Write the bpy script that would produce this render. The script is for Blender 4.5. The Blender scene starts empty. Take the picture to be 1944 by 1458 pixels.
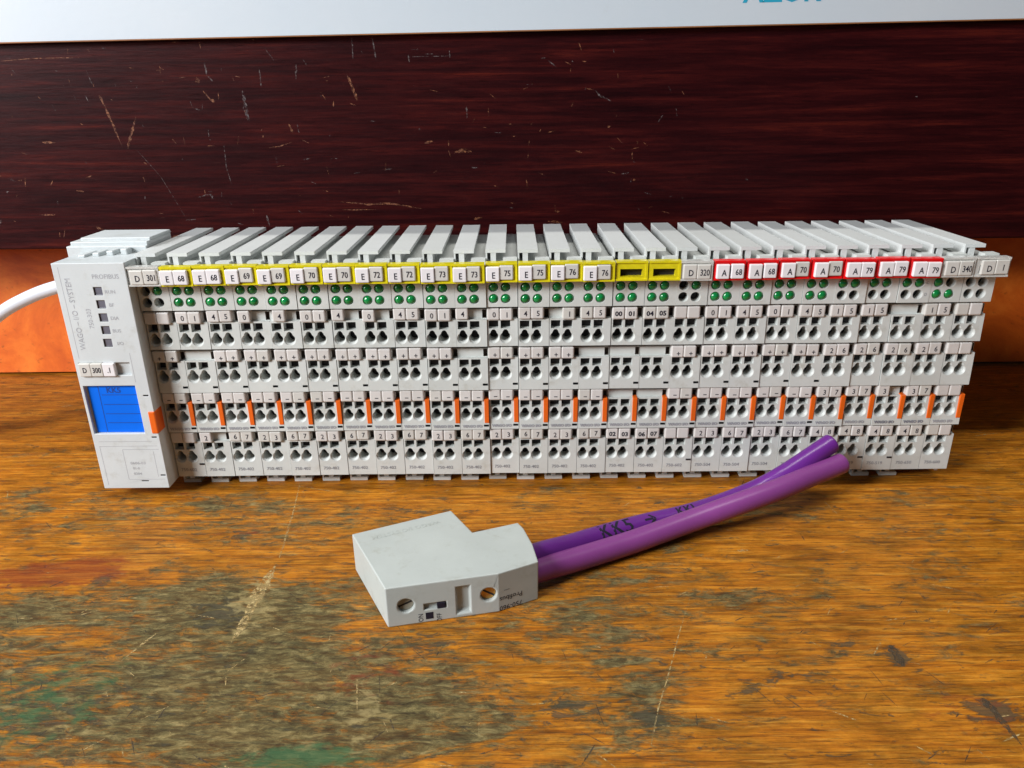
import bpy, bmesh, math, random
from mathutils import Vector, Matrix
from mathutils.geometry import tessellate_polygon
from bpy_extras import mesh_utils
R = random.Random(7)
S = 0.001                                   # everything below is written in millimetres
scene = bpy.context.scene
C = scene.collection

# ------------------------------------------------------------------ camera
CAM = Vector((-21.9, -276.8, 154.3)); PITCH = 0.37302; YAW = 0.00449; ROLL = 0.01234; FPX = 1400.0
_cy, _sy = math.cos(YAW), math.sin(YAW)
_rt = Vector((_cy, _sy, 0)); _fh = Vector((-_sy, _cy, 0))
FWD = _fh*math.cos(PITCH) - Vector((0, 0, 1))*math.sin(PITCH)
_up = _fh*math.sin(PITCH) + Vector((0, 0, 1))*math.cos(PITCH)
RT = _rt*math.cos(ROLL) - _up*math.sin(ROLL)
UP = _rt*math.sin(ROLL) + _up*math.cos(ROLL)
cd = bpy.data.cameras.new('camera'); cam = bpy.data.objects.new('camera', cd); C.objects.link(cam)
cd.sensor_width = 36; cd.lens = 36*FPX/1944; cd.clip_start = 0.01; cd.clip_end = 20
mw = Matrix((RT, UP, -FWD)).transposed().to_4x4(); mw.translation = CAM*S
cam.matrix_world = mw
scene.camera = cam
scene.render.resolution_x = 1024; scene.render.resolution_y = 768

def at(u, v, X=None, Y=None, Z=None):
    """point (mm) of the place seen at photo pixel (u, v) on the given plane"""
    d = RT*((u-972)/FPX) + UP*(-(v-729)/FPX) + FWD
    t = (X-CAM.x)/d.x if X is not None else (Y-CAM.y)/d.y if Y is not None else (Z-CAM.z)/d.z
    return CAM + d*t

# ------------------------------------------------------------------ light
w = bpy.data.worlds.new('World'); scene.world = w; w.use_nodes = True
bg = w.node_tree.nodes['Background']; bg.inputs[0].default_value = (0.80, 0.88, 1.0, 1); bg.inputs[1].default_value = 0.06
def area(name, loc, target, sx, sy, power, col):
    l = bpy.data.lights.new(name, 'AREA'); l.shape = 'RECTANGLE'; l.size = sx; l.size_y = sy; l.energy = power; l.color = col
    o = bpy.data.objects.new(name, l); C.objects.link(o); o.location = Vector(loc)*S
    o.rotation_euler = (Vector(target)-Vector(loc)).to_track_quat('-Z', 'Y').to_euler(); return o
area('room_light', (-940, -760, 740), (0, 0, 50), 0.36, 0.34, 20.5, (0.97, 0.98, 1.0))
area('left_window', (-1300, -640, 430), (-60, 0, 50), 0.50, 0.4, 12.5, (0.97, 0.98, 1.0))
area('ceiling_tube', (0, -120, 1500), (0, -120, 0), 1.3, 0.028, 12.5, (1.0, 0.97, 0.92))
vs = scene.view_settings; vs.view_transform = 'Standard'; vs.look = 'None'; vs.exposure = 0.0; vs.gamma = 1.0
scene.render.engine = 'CYCLES'

# ------------------------------------------------------------------ materials
MATS = {}
def newmat(name):
    m = bpy.data.materials.new(name); m.use_nodes = True
    nt = m.node_tree; b = nt.nodes['Principled BSDF']; MATS[name] = m
    return m, nt, b
def N(nt, t, **kw):
    n = nt.nodes.new(t)
    for k, v in kw.items(): setattr(n, k, v)
    return n
def mapping(nt, scale, src='Object', loc=(0, 0, 0), rot=(0, 0, 0)):
    tc = N(nt, 'ShaderNodeTexCoord'); mp = N(nt, 'ShaderNodeMapping')
    mp.inputs['Scale'].default_value = scale; mp.inputs['Location'].default_value = loc; mp.inputs['Rotation'].default_value = rot
    nt.links.new(tc.outputs[src], mp.inputs[0]); return mp.outputs[0]
def noise(nt, vec, scale=1.0, detail=4.0, rough=0.55, dist=0.0):
    n = N(nt, 'ShaderNodeTexNoise'); n.inputs['Scale'].default_value = scale; n.inputs['Detail'].default_value = detail
    n.inputs['Roughness'].default_value = rough; n.inputs['Distortion'].default_value = dist
    nt.links.new(vec, n.inputs['Vector']); return n.outputs[0]
def ramp(nt, fac, stops, interp='LINEAR'):
    r = N(nt, 'ShaderNodeValToRGB'); cr = r.color_ramp; cr.interpolation = interp
    while len(cr.elements) < len(stops): cr.elements.new(0.5)
    for e, (p, c) in zip(cr.elements, stops):
        e.position = p; e.color = (*c, 1) if len(c) == 3 else c
    nt.links.new(fac, r.inputs[0]); return r.outputs[0]
def mix(nt, fac, a, b, mode='MIX'):
    m = N(nt, 'ShaderNodeMixRGB', blend_type=mode)
    for i, v in zip((0, 1, 2), (fac, a, b)):
        if isinstance(v, (int, float)): m.inputs[i].default_value = v
        elif isinstance(v, tuple): m.inputs[i].default_value = (*v, 1) if len(v) == 3 else v
        else: nt.links.new(v, m.inputs[i])
    return m.outputs[0]
def mth(nt, op, a, b=None, clamp=False):
    m = N(nt, 'ShaderNodeMath', operation=op); m.use_clamp = clamp
    for i, v in zip((0, 1), (a, b)):
        if v is None: continue
        if isinstance(v, (int, float)): m.inputs[i].default_value = v
        else: nt.links.new(v, m.inputs[i])
    return m.outputs[0]
def sstep(nt, v, lo, hi):
    m = N(nt, 'ShaderNodeMapRange', interpolation_type='SMOOTHSTEP'); nt.links.new(v, m.inputs[0])
    m.inputs[1].default_value = lo; m.inputs[2].default_value = hi; return m.outputs[0]
def attr(nt, name):
    a = N(nt, 'ShaderNodeAttribute'); a.attribute_name = name; return a.outputs['Fac']
def bump(nt, b, h, strength, dist=0.0003):
    n = N(nt, 'ShaderNodeBump'); n.inputs['Strength'].default_value = strength; n.inputs['Distance'].default_value = dist
    nt.links.new(h, n.inputs['Height']); nt.links.new(n.outputs[0], b.inputs['Normal'])

def plastic(name, col, rough=0.45, var=0.08, grime=0.0, world=True, spec=0.4):
    m, nt, b = newmat(name)
    geo = N(nt, 'ShaderNodeNewGeometry')
    n1 = noise(nt, geo.outputs['Position'], 45, 5, 0.6)
    n2 = noise(nt, geo.outputs['Position'], 900, 3, 0.6)
    c0 = tuple(x*(1-var) for x in col); c1 = tuple(min(1, x*(1+var*0.7)) for x in col)
    c = ramp(nt, n1, [(0.3, c0), (0.7, c1)])
    if grime:
        g = sstep(nt, noise(nt, geo.outputs['Position'], 160, 6, 0.7), 0.52, 0.75)
        c = mix(nt, mth(nt, 'MULTIPLY', g, grime), c, tuple(x*f for x, f in zip(col, (0.62, 0.56, 0.45))))
        oi = N(nt, 'ShaderNodeObjectInfo')
        c = mix(nt, 1.0, c, ramp(nt, oi.outputs['Random'], [(0, (0.93, 0.93, 0.92)), (1, (1, 1, 1))]), 'MULTIPLY')
    nt.links.new(c, b.inputs['Base Color']); b.inputs['Roughness'].default_value = rough
    b.inputs['Specular IOR Level'].default_value = spec
    bump(nt, b, n2, 0.12, 0.0002)
    return m
GREY = plastic('light_grey_plastic', (0.585, 0.61, 0.59), 0.42, 0.07, 0.40)
COUP = plastic('coupler_grey_plastic', (0.56, 0.60, 0.61), 0.45, 0.06, 0.35)
RIBM = plastic('rib_grey_plastic', (0.63, 0.65, 0.64), 0.40, 0.04, 0.15)
TAGM = plastic('tag_white_plastic', (0.64, 0.62, 0.60), 0.38, 0.05, 0.25)
TAGW = plastic('tag_bright_white_plastic', (0.78, 0.76, 0.78), 0.35, 0.03, 0.1)
TAGC = plastic('tag_cream_plastic', (0.60, 0.59, 0.555), 0.40, 0.04, 0.2)
DARK = plastic('dark_cavity', (0.018, 0.016, 0.018), 0.6, 0.3)
POCK = plastic('shaded_pocket', (0.13, 0.105, 0.085), 0.7, 0.6)  # brown-grey lining that paints in the shade of the gaps beside the tags
CLAMP = plastic('dark_clamp', (0.035, 0.032, 0.032), 0.4, 0.3)
INK = plastic('black_print', (0.018, 0.016, 0.028), 0.6, 0.2, spec=0.15)
INKG = plastic('grey_print', (0.20, 0.21, 0.25), 0.5, 0.2)
INKP = plastic('pale_grey_print', (0.33, 0.34, 0.37), 0.5, 0.1)
ORAN = plastic('orange_plastic', (0.72, 0.12, 0.008), 0.4, 0.12)
BLUE = plastic('blue_label', (0.002, 0.14, 0.78), 0.6, 0.06, spec=0.1)
BLUED = plastic('dark_blue_print', (0.003, 0.05, 0.30), 0.5, 0.06)
RED = plastic('red_plastic', (0.75, 0.006, 0.008), 0.25, 0.08)
PLUGM = plastic('plug_grey_plastic', (0.43, 0.465, 0.445), 0.48, 0.07, 0.35)
CABW = plastic('white_cable_jacket', (0.62, 0.66, 0.72), 0.4, 0.03)
LEDOFF = plastic('led_window_grey', (0.13, 0.13, 0.16), 0.25, 0.2)
SILV = plastic('steel_screw', (0.30, 0.28, 0.22), 0.35, 0.2)
PUR1 = plastic('deep_violet_jacket', (0.115, 0.017, 0.20), 0.28, 0.08, spec=0.5)
PUR2 = plastic('mauve_violet_jacket', (0.20, 0.044, 0.205), 0.36, 0.10, spec=0.5)
CYAN = plastic('cyan_print', (0.02, 0.33, 0.50), 0.5, 0.05)
m, nt, BR = newmat('brass_screw'); BR.inputs['Base Color'].default_value = (0.55, 0.33, 0.10, 1); BR.inputs['Metallic'].default_value = 0.9; BR.inputs['Roughness'].default_value = 0.35; BRASS = m
bump(nt, BR, noise(nt, mapping(nt, (1, 1, 1)), 1500, 4), 0.4)
m, nt, b = newmat('green_led'); LEDG = m
geo = N(nt, 'ShaderNodeObjectInfo')
nt.links.new(ramp(nt, geo.outputs['Random'], [(0, (0.002, 0.16, 0.035)), (1, (0.004, 0.24, 0.06))]), b.inputs['Base Color'])
b.inputs['Roughness'].default_value = 0.12; b.inputs['Coat Weight'].default_value = 0.6
b.inputs['Subsurface Weight'].default_value = 0.25; b.inputs['Subsurface Radius'].default_value = (0.0003, 0.001, 0.0004)
def tinted(name, col, trans, rough):
    m, nt, b = newmat(name); b.inputs['Roughness'].default_value = rough
    b.inputs['Transmission Weight'].default_value = trans; b.inputs['IOR'].default_value = 1.45
    n = noise(nt, mapping(nt, (1, 1, 1)), 500, 3)
    nt.links.new(ramp(nt, n, [(0.3, tuple(x*0.85 for x in col)), (0.7, col)]), b.inputs['Base Color']); return m
YEL = tinted('yellow_clear_plastic', (0.85, 0.74, 0.015), 0.20, 0.18)
CLEAR = tinted('clear_plastic', (0.86, 0.86, 0.82), 0.40, 0.10)

# wooden tabletop: stained orange boards worn through to grey fibres
m, nt, b = newmat('worn_table_wood'); TABLE = m
V = lambda sx, sy, l=(0, 0, 0): mapping(nt, (sx, sy, 1), loc=l)
g1 = noise(nt, V(30, 520), 1, 9, 0.74, 0.1)
g2 = noise(nt, V(60, 1300, (3, 1, 0)), 1, 6, 0.72, 0.3)
g3 = noise(nt, V(45, 95, (7, 2, 0)), 1, 9, 0.78, 0.3)
wood = ramp(nt, g1, [(0.32, (0.17, 0.055, 0.005)), (0.44, (0.34, 0.115, 0.007)), (0.54, (0.46, 0.178, 0.012)), (0.68, (0.60, 0.280, 0.034))])
wood = mix(nt, 1.0, wood, ramp(nt, g3, [(0.38, (0.55, 0.55, 0.55)), (0.58, (1.10, 1.04, 1.0))]), 'MULTIPLY')
wood = mix(nt, mth(nt, 'MULTIPLY', sstep(nt, g2, 0.53, 0.62), 0.70), wood, (0.085, 0.030, 0.005))
pale = sstep(nt, noise(nt, V(60, 900, (11, 5, 0)), 1, 5, 0.65), 0.57, 0.66)
wood = mix(nt, mth(nt, 'MULTIPLY', pale, 0.38), wood, (0.56, 0.29, 0.05))
wn = noise(nt, V(80, 260, (1, 9, 0)), 1, 9, 0.78, 0.9)
wn2 = noise(nt, V(26, 60, (5, 4, 0)), 1, 6, 0.68, 0.9)
wsum = mth(nt, 'ADD', mth(nt, 'ADD', mth(nt, 'MULTIPLY', wn, 0.58), mth(nt, 'MULTIPLY', wn2, 0.42)), mth(nt, 'MULTIPLY', attr(nt, 'wear'), 0.150))
wmask = sstep(nt, wsum, 0.525, 0.640)
wearcol = ramp(nt, noise(nt, V(150, 420, (2, 2, 0)), 1, 9, 0.82, 0.5), [(0.38, (0.016, 0.018, 0.011)), (0.47, (0.052, 0.054, 0.026)), (0.55, (0.125, 0.115, 0.050)), (0.66, (0.30, 0.25, 0.11))])
col = mix(nt, mth(nt, 'MULTIPLY', wmask, 0.88), wood, wearcol)
dn = noise(nt, V(130, 400, (8, 8, 0)), 1, 8, 0.74, 0.6)
dk = mth(nt, 'ADD', dn, mth(nt, 'MULTIPLY', attr(nt, 'dark'), 0.36))
col = mix(nt, mth(nt, 'MULTIPLY', sstep(nt, dk, 0.585, 0.645), 0.78), col, (0.062, 0.055, 0.034))
lt = mth(nt, 'ADD', noise(nt, V(120, 240, (3, 6, 0)), 1, 5, 0.65, 0.5), mth(nt, 'MULTIPLY', attr(nt, 'pale'), 0.34))
col = mix(nt, mth(nt, 'MULTIPLY', sstep(nt, lt, 0.66, 0.80), 0.55), col, (0.38, 0.30, 0.13))
st = mth(nt, 'ADD', noise(nt, V(110, 260, (3, 3, 0)), 1, 5, 0.65), mth(nt, 'MULTIPLY', attr(nt, 'redstain'), 0.45))
col = mix(nt, mth(nt, 'MULTIPLY', sstep(nt, st, 0.62, 0.85), 0.60), col, (0.19, 0.026, 0.012))
st = mth(nt, 'ADD', noise(nt, V(140, 300, (6, 3, 0)), 1, 5, 0.65), mth(nt, 'MULTIPLY', attr(nt, 'greenstain'), 0.45))
col = mix(nt, mth(nt, 'MULTIPLY', sstep(nt, st, 0.66, 0.88), 0.70), col, (0.035, 0.115, 0.048))
nt.links.new(col, b.inputs['Base Color'])
nt.links.new(ramp(nt, wmask, [(0, (0.42,)*3), (1, (0.75,)*3)]), b.inputs['Roughness'])
b.inputs['Specular IOR Level'].default_value = 0.18
bump(nt, b, mth(nt, 'SUBTRACT', mth(nt, 'SUBTRACT', g2, mth(nt, 'MULTIPLY', wmask, 0.6)), sstep(nt, dk, 0.58, 0.66)), 0.55, 0.0005)

# dark red-brown veneer
m, nt, b = newmat('dark_mahogany_veneer'); MAHO = m
X3 = lambda sx, sz, l=(0, 0, 0): mapping(nt, (sx, 1, sz), loc=l, rot=(0, 0.012, 0))
h1 = noise(nt, X3(11, 230), 1, 9, 0.74, 0.3); h2 = noise(nt, X3(60, 1000, (2, 0, 4)), 1, 8, 0.78, 0.2)
c = ramp(nt, h1, [(0.32, (0.009, 0.0012, 0.0020)), (0.48, (0.022, 0.0025, 0.0032)), (0.58, (0.040, 0.0045, 0.0045)), (0.72, (0.09, 0.011, 0.006))])
c = mix(nt, mth(nt, 'MULTIPLY', sstep(nt, h2, 0.56, 0.72), 0.45), c, (0.075, 0.010, 0.006))
c = mix(nt, mth(nt, 'MULTIPLY', sstep(nt, h2, 0.46, 0.34), 0.7), c, (0.006, 0.0018, 0.002))
nt.links.new(c, b.inputs['Base Color'])
nt.links.new(ramp(nt, h2, [(0.3, (0.30,)*3), (0.7, (0.46,)*3)]), b.inputs['Roughness']); b.inputs['Specular IOR Level'].default_value = 0.11
bump(nt, b, h2, 0.25, 0.0003)
# orange-stained plywood back wall
m, nt, b = newmat('orange_stained_panel'); WALL = m
h1 = noise(nt, mapping(nt, (14, 1, 22)), 1, 7, 0.68, 0.8); h2 = noise(nt, mapping(nt, (170, 1, 260), loc=(4, 0, 1)), 1, 4, 0.7)
c = ramp(nt, h1, [(0.34, (0.48, 0.070, 0.004)), (0.5, (0.66, 0.125, 0.008)), (0.64, (0.80, 0.20, 0.020))])
c = mix(nt, mth(nt, 'MULTIPLY', sstep(nt, h2, 0.60, 0.74), 0.55), c, (0.13, 0.03, 0.006))
nt.links.new(c, b.inputs['Base Color']); b.inputs['Roughness'].default_value = 0.5
bump(nt, b, h2, 0.3, 0.0004)
m, nt, b = newmat('white_cabinet_laminate'); WHITE = m
h1 = noise(nt, mapping(nt, (8, 8, 8)), 1, 4); h2 = noise(nt, mapping(nt, (300, 300, 300)), 1, 4)
c = ramp(nt, h1, [(0.3, (0.53, 0.60, 0.66)), (0.7, (0.58, 0.63, 0.67))])
c = mix(nt, mth(nt, 'MULTIPLY', sstep(nt, noise(nt, mapping(nt, (38, 38, 38)), 1, 6, 0.75), 0.66, 0.80), 0.35), c, (0.45, 0.45, 0.46))
nt.links.new(c, b.inputs['Base Color']); b.inputs['Roughness'].default_value = 0.42
bump(nt, b, h2, 0.15, 0.0003)
EDGE = plastic('edge_band_wood', (0.34, 0.14, 0.05), 0.6, 0.3)
def worn(name, c0, c1, lo, hi):
    m, nt, b = newmat(name); geo = N(nt, 'ShaderNodeNewGeometry')
    n1 = noise(nt, geo.outputs['Position'], 500, 5, 0.7); n2 = noise(nt, geo.outputs['Position'], 750, 6, 0.75)
    nt.links.new(ramp(nt, n1, [(0.35, c0), (0.65, c1)]), b.inputs['Base Color']); b.inputs['Roughness'].default_value = 0.7
    nt.links.new(sstep(nt, n2, lo, hi), b.inputs['Alpha']); return m
SCR1 = worn('scratch_bare_wood', (0.08, 0.018, 0.007), (0.25, 0.085, 0.028), 0.38, 0.60)
SCR2 = worn('scratch_grey', (0.045, 0.028, 0.030), (0.15, 0.12, 0.115), 0.42, 0.62)
SCR3 = worn('scratch_pale_table', (0.30, 0.19, 0.06), (0.55, 0.42, 0.19), 0.42, 0.60)
SCR4 = worn('gouge_dark_table', (0.030, 0.022, 0.014), (0.09, 0.06, 0.03), 0.38, 0.58)

# ------------------------------------------------------------------ mesh helpers (mm in, metres out)
class MB:
    def __init__(s): s.v = []; s.f = []; s.m = []; s.mats = []
    def mi(s, m):
        if m not in s.mats: s.mats.append(m)
        return s.mats.index(m)
    def face(s, pts, m):
        i = len(s.v); s.v += [tuple(p) for p in pts]; s.f.append(tuple(range(i, i+len(pts)))); s.m.append(s.mi(m))
    def box(s, x0, x1, y0, y1, z0, z1, m, skip=()):
        p = [(x0, y0, z0), (x1, y0, z0), (x1, y1, z0), (x0, y1, z0), (x0, y0, z1), (x1, y0, z1), (x1, y1, z1), (x0, y1, z1)]
        for k, q in (('b', (0, 3, 2, 1)), ('t', (4, 5, 6, 7)), ('f', (0, 1, 5, 4)), ('k', (2, 3, 7, 6)), ('l', (3, 0, 4, 7)), ('r', (1, 2, 6, 5))):
            if k not in skip: s.face([p[i] for i in q], m)
    def plate(s, outer, holes, to3, m):
        """flat sheet in (u, v) with holes; each hole = ([(loop, depth), ...], wall material, floor material or None)"""
        loops = [outer]+[h[0][0][0] for h in holes]
        flat = [p for L in loops for p in L]
        for t in tessellate_polygon([[Vector((p[0], p[1], 0)) for p in L] for L in loops]):
            a, b_, c_ = (flat[i] for i in t)
            cr = (b_[0]-a[0])*(c_[1]-a[1])-(b_[1]-a[1])*(c_[0]-a[0])
            if abs(cr) < 1e-9: continue
            q = (a, b_, c_) if cr > 0 else (a, c_, b_)
            s.face([to3(p[0], p[1], 0) for p in q], m)
        for lp, wm, fm in holes:
            for (A, da), (B, db) in zip(lp, lp[1:]):
                n = len(A)
                for i in range(n):
                    j = (i+1) % n
                    s.face([to3(*A[i], da), to3(*A[j], da), to3(*B[j], db), to3(*B[i], db)], wm)
            if fm: L, d = lp[-1]; s.face([to3(*p, d) for p in L], fm)
    def mesh(s, name, merge=True, smooth=False):
        me = bpy.data.meshes.new(name)
        me.from_pydata([(x*S, y*S, z*S) for x, y, z in s.v], [], s.f)
        for mm in s.mats: me.materials.append(mm)
        me.polygons.foreach_set('material_index', s.m)
        if merge:
            bm = bmesh.new(); bm.from_mesh(me); bmesh.ops.remove_doubles(bm, verts=bm.verts, dist=1e-6); bm.to_mesh(me); bm.free()
        if smooth: me.polygons.foreach_set('use_smooth', [True]*len(me.polygons))
        me.update(); return me
def link(name, me, parent=None, loc=(0, 0, 0), rot=(0, 0, 0)):
    o = bpy.data.objects.new(name, me); C.objects.link(o); o.parent = parent
    o.location = Vector(loc)*S; o.rotation_euler = rot; return o
def tag(o, label, cat, group=None):
    o['label'] = label; o['category'] = cat
    if group: o['group'] = group
def rect(u0, u1, v0, v1): return [(u0, v0), (u1, v0), (u1, v1), (u0, v1)]
def circ(cx, cy, r, n=20): return [(cx+r*math.cos(2*math.pi*i/n), cy+r*math.sin(2*math.pi*i/n)) for i in range(n)]
def box_mesh(name, sx, sy, sz, m, bev=0.0, seg=2):
    """box whose front-bottom-left corner is the origin"""
    mb = MB(); mb.box(0, sx, 0, sy, 0, sz, m); me = mb.mesh(name)
    if bev:
        bm = bmesh.new(); bm.from_mesh(me)
        bmesh.ops.bevel(bm, geom=bm.edges[:], offset=bev*S, segments=seg, profile=0.5, affect='EDGES'); bm.to_mesh(me); bm.free()
    return me
def bevel_mod(o, wdt, seg=2, ang=40):
    b = o.modifiers.new('bevel', 'BEVEL'); b.width = wdt*S; b.segments = seg; b.limit_method = 'ANGLE'; b.angle_limit = math.radians(ang); b.use_clamp_overlap = True
TXT = {}
def text_mesh(s, size, m, narrow=1.0, ext=0.0, res=2, bold=0.0):
    """flat lettering centred on its origin, in the local xy plane"""
    k = (s, size, m.name, narrow, ext, res, bold)
    if k in TXT: return TXT[k]
    cu = bpy.data.curves.new('lettering', 'FONT'); cu.body = s; cu.size = size*S; cu.resolution_u = res; cu.extrude = ext*S; cu.offset = bold*S
    o = bpy.data.objects.new('tmp', cu); C.objects.link(o)
    dg = bpy.context.evaluated_depsgraph_get(); me = bpy.data.meshes.new_from_object(o.evaluated_get(dg))
    bpy.data.objects.remove(o); bpy.data.curves.remove(cu)
    xs = [v.co.x for v in me.vertices]; ys = [v.co.y for v in me.vertices]
    cx, cy = (min(xs)+max(xs))/2, (min(ys)+max(ys))/2
    for v in me.vertices: v.co.x = (v.co.x-cx)*narrow; v.co.y -= cy
    me.materials.clear(); me.materials.append(m); me.name = 'lettering'
    TXT[k] = me; return me
FRONT = (math.pi/2, 0, 0)
def letter(s, size, m, parent, loc, narrow=0.85, rz=0.0, bold=0.0):
    o = link('lettering', text_mesh(s, size, m, narrow, bold=bold), parent, loc)
    o.rotation_euler = (Matrix.Rotation(math.pi/2, 3, 'X') @ Matrix.Rotation(rz, 3, 'Z')).to_euler(); return o
def sweep(path, radius, m, n=18, cap=True, squash=None):
    """round jacket swept along a smooth path (list of Vector, mm)"""
    P = []
    ext = [path[0]*2-path[1]]+path+[path[-1]*2-path[-2]]
    for i in range(1, len(ext)-2):
        for k in range(10):
            t = k/10; a, b_, c_, d = ext[i-1:i+3]
            P.append(0.5*((2*b_)+(c_-a)*t+(2*a-5*b_+4*c_-d)*t*t+(3*b_-a-3*c_+d)*t**3))
    P.append(path[-1])
    mb = MB(); rings = []; up = Vector((0, 0, 1))
    for i, p in enumerate(P):
        tg = (P[min(i+1, len(P)-1)]-P[max(i-1, 0)]).normalized(); sd = tg.cross(up).normalized(); u2 = sd.cross(tg)
        rings.append((p, tg, sd, u2))
    def ring(p, sd, u2, r): return [p+sd*(r*math.cos(2*math.pi*k/n))+u2*(r*math.sin(2*math.pi*k/n)) for k in range(n)]
    L = [ring(p, sd, u2, radius) for p, tg, sd, u2 in rings]
    if cap:
        p, tg, sd, u2 = rings[-1]
        for a in (0.3, 0.7, 0.95): L.append(ring(p+tg*(0.9*math.sin(a*math.pi/2)), sd, u2, radius-0.9+0.9*math.cos(a*math.pi/2)))
    for A, B in zip(L, L[1:]):
        for k in range(n): mb.face([A[k], A[(k+1) % n], B[(k+1) % n], B[k]], m)
    mb.face(L[-1], m); mb.face(L[0][::-1], m)
    return mb, rings

# ------------------------------------------------------------------ the setting
# table sheet with attributes for where it is worn or stained
TX0, TX1, TY0, TY1, ST = -460, 460, -270, 160, 2.5
nx, ny = int((TX1-TX0)/ST)+1, int((TY1-TY0)/ST)+1
def px(u, v): p = at(u, v, Z=0); return p.x, p.y
def blob(lst, x, y):
    s = 0.0
    for cx, cy, rx, ry, a in lst:
        d = ((x-cx)/rx)**2+((y-cy)/ry)**2
        if d < 6: s += a*math.exp(-d)
    return s
def bl(u, v, rx, ry, a): return (*px(u, v), rx, ry, a)
WEAR = [bl(120, 1290, 60, 26, 0.62), bl(350, 1130, 48, 16, 0.6), bl(60, 1170, 40, 12, 0.6), bl(300, 1380, 60, 20, 0.5), bl(560, 1330, 44, 18, 0.55), bl(700, 1200, 40, 16, 0.28), bl(300, 1010, 60, 12, 0.25), bl(480, 1180, 26, 18, 0.7),
        bl(640, 1400, 40, 14, 0.6), bl(760, 1270, 34, 10, 0.45), bl(1090, 1170, 24, 14, 0.55), bl(1185, 1260, 12, 12, 0.45), bl(1110, 1380, 24, 12, 0.45), bl(1235, 1330, 10, 12, 0.4),
        bl(1390, 1220, 26, 8, 0.35), bl(400, 960, 60, 16, 0.35), bl(60, 960, 60, 14, 0.3), bl(600, 1000, 22, 12, 0.4), bl(1330, 1120, 60, 12, 0.18), bl(1600, 1150, 90, 14, 0.12), bl(1100, 940, 50, 10, 0.2)]
DARKB = [bl(420, 1165, 7, 6, 0.6), bl(455, 1020, 8, 4, 0.35), bl(790, 970, 14, 4, 0.35), bl(1705, 1245, 3, 4, 0.8), bl(1885, 1345, 7, 4, 0.8), bl(1515, 1285, 7, 4, 0.35), bl(1425, 1312, 3, 3, 0.6),
         bl(1235, 1365, 5, 5, 0.5), bl(1090, 1345, 10, 4, 0.45), bl(200, 1098, 3, 2, 0.7), bl(820, 1225, 8, 5, 0.35), bl(60, 1340, 30, 16, 0.25), bl(1600, 1220, 4, 3, 0.4), bl(1440, 1090, 5, 3, 0.35)]
PALE = [bl(475, 1160, 10, 12, 0.7), bl(500, 1110, 7, 9, 0.5), bl(690, 1290, 5, 20, 0.45), bl(690, 1380, 6, 14, 0.4), bl(545, 1000, 6, 14, 0.35), bl(1140, 1425, 9, 3, 0.7), bl(120, 770, 5, 4, 0.5), bl(1100, 1170, 8, 5, 0.3)]
REDS = [bl(110, 1085, 26, 8, 0.75), bl(60, 1100, 20, 6, 0.5), bl(190, 1075, 14, 8, 0.4), bl(450, 1010, 20, 5, 0.35), bl(700, 1280, 16, 14, 0.35), bl(1870, 1350, 26, 8, 0.40), bl(330, 940, 26, 5, 0.25)]
GREENS = [bl(600, 1435, 16, 4, 0.85), bl(530, 1445, 16, 4, 0.5), bl(50, 1330, 26, 14, 0.45), bl(200, 1260, 26, 10, 0.25), bl(20, 1400, 26, 14, 0.3)]
verts = []; faces = []; att = {k: [] for k in ('wear', 'dark', 'pale', 'redstain', 'greenstain')}
for j in range(ny):
    for i in range(nx):
        x, y = TX0+i*ST, TY0+j*ST; verts.append((x*S, y*S, 0))
        for k, L in (('wear', WEAR), ('dark', DARKB), ('pale', PALE), ('redstain', REDS), ('greenstain', GREENS)): att[k].append(min(1.0, blob(L, x, y)))
for j in range(ny-1):
    for i in range(nx-1): a = j*nx+i; faces.append((a, a+1, a+nx+1, a+nx))
me = bpy.data.meshes.new('tabletop'); me.from_pydata(verts, [], faces); me.materials.append(TABLE)
for k, L in att.items():
    a = me.attributes.new(k, 'FLOAT', 'POINT'); a.data.foreach_set('value', L)
top = link('tabletop', me); top['kind'] = 'structure'
mb = MB(); mb.box(TX0, TX1, TY0, TY1, -38, -0.05, TABLE)
link('tabletop_slab', mb.mesh('tabletop_slab'), top)
def strip(mb, pts, w0, w1, nrm, m, rough=0.35, seg=7):
    """thin ragged sliver (a scratch) along a polyline of Vectors"""
    P = []
    for a, b_ in zip(pts, pts[1:]):
        for k in range(seg): P.append(a.lerp(b_, k/seg))
    P.append(pts[-1]); n = len(P); L = []
    for i, p in enumerate(P):
        tg = (P[min(i+1, n-1)]-P[max(i-1, 0)]).normalized(); sd = tg.cross(nrm).normalized()
        ww = (w0+(w1-w0)*i/(n-1))*(1-abs(2*i/(n-1)-1)**3*0.8)*R.uniform(1-rough, 1+rough)*0.5
        o = sd*R.uniform(-0.15, 0.15)*ww*2
        L.append((p+o-sd*ww, p+o+sd*ww))
    for a, b_ in zip(L, L[1:]): mb.face([a[0], b_[0], b_[1], a[1]], m)
def tp(u, v): p = at(u, v, Z=0); p.z = 0.06; return p
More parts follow.
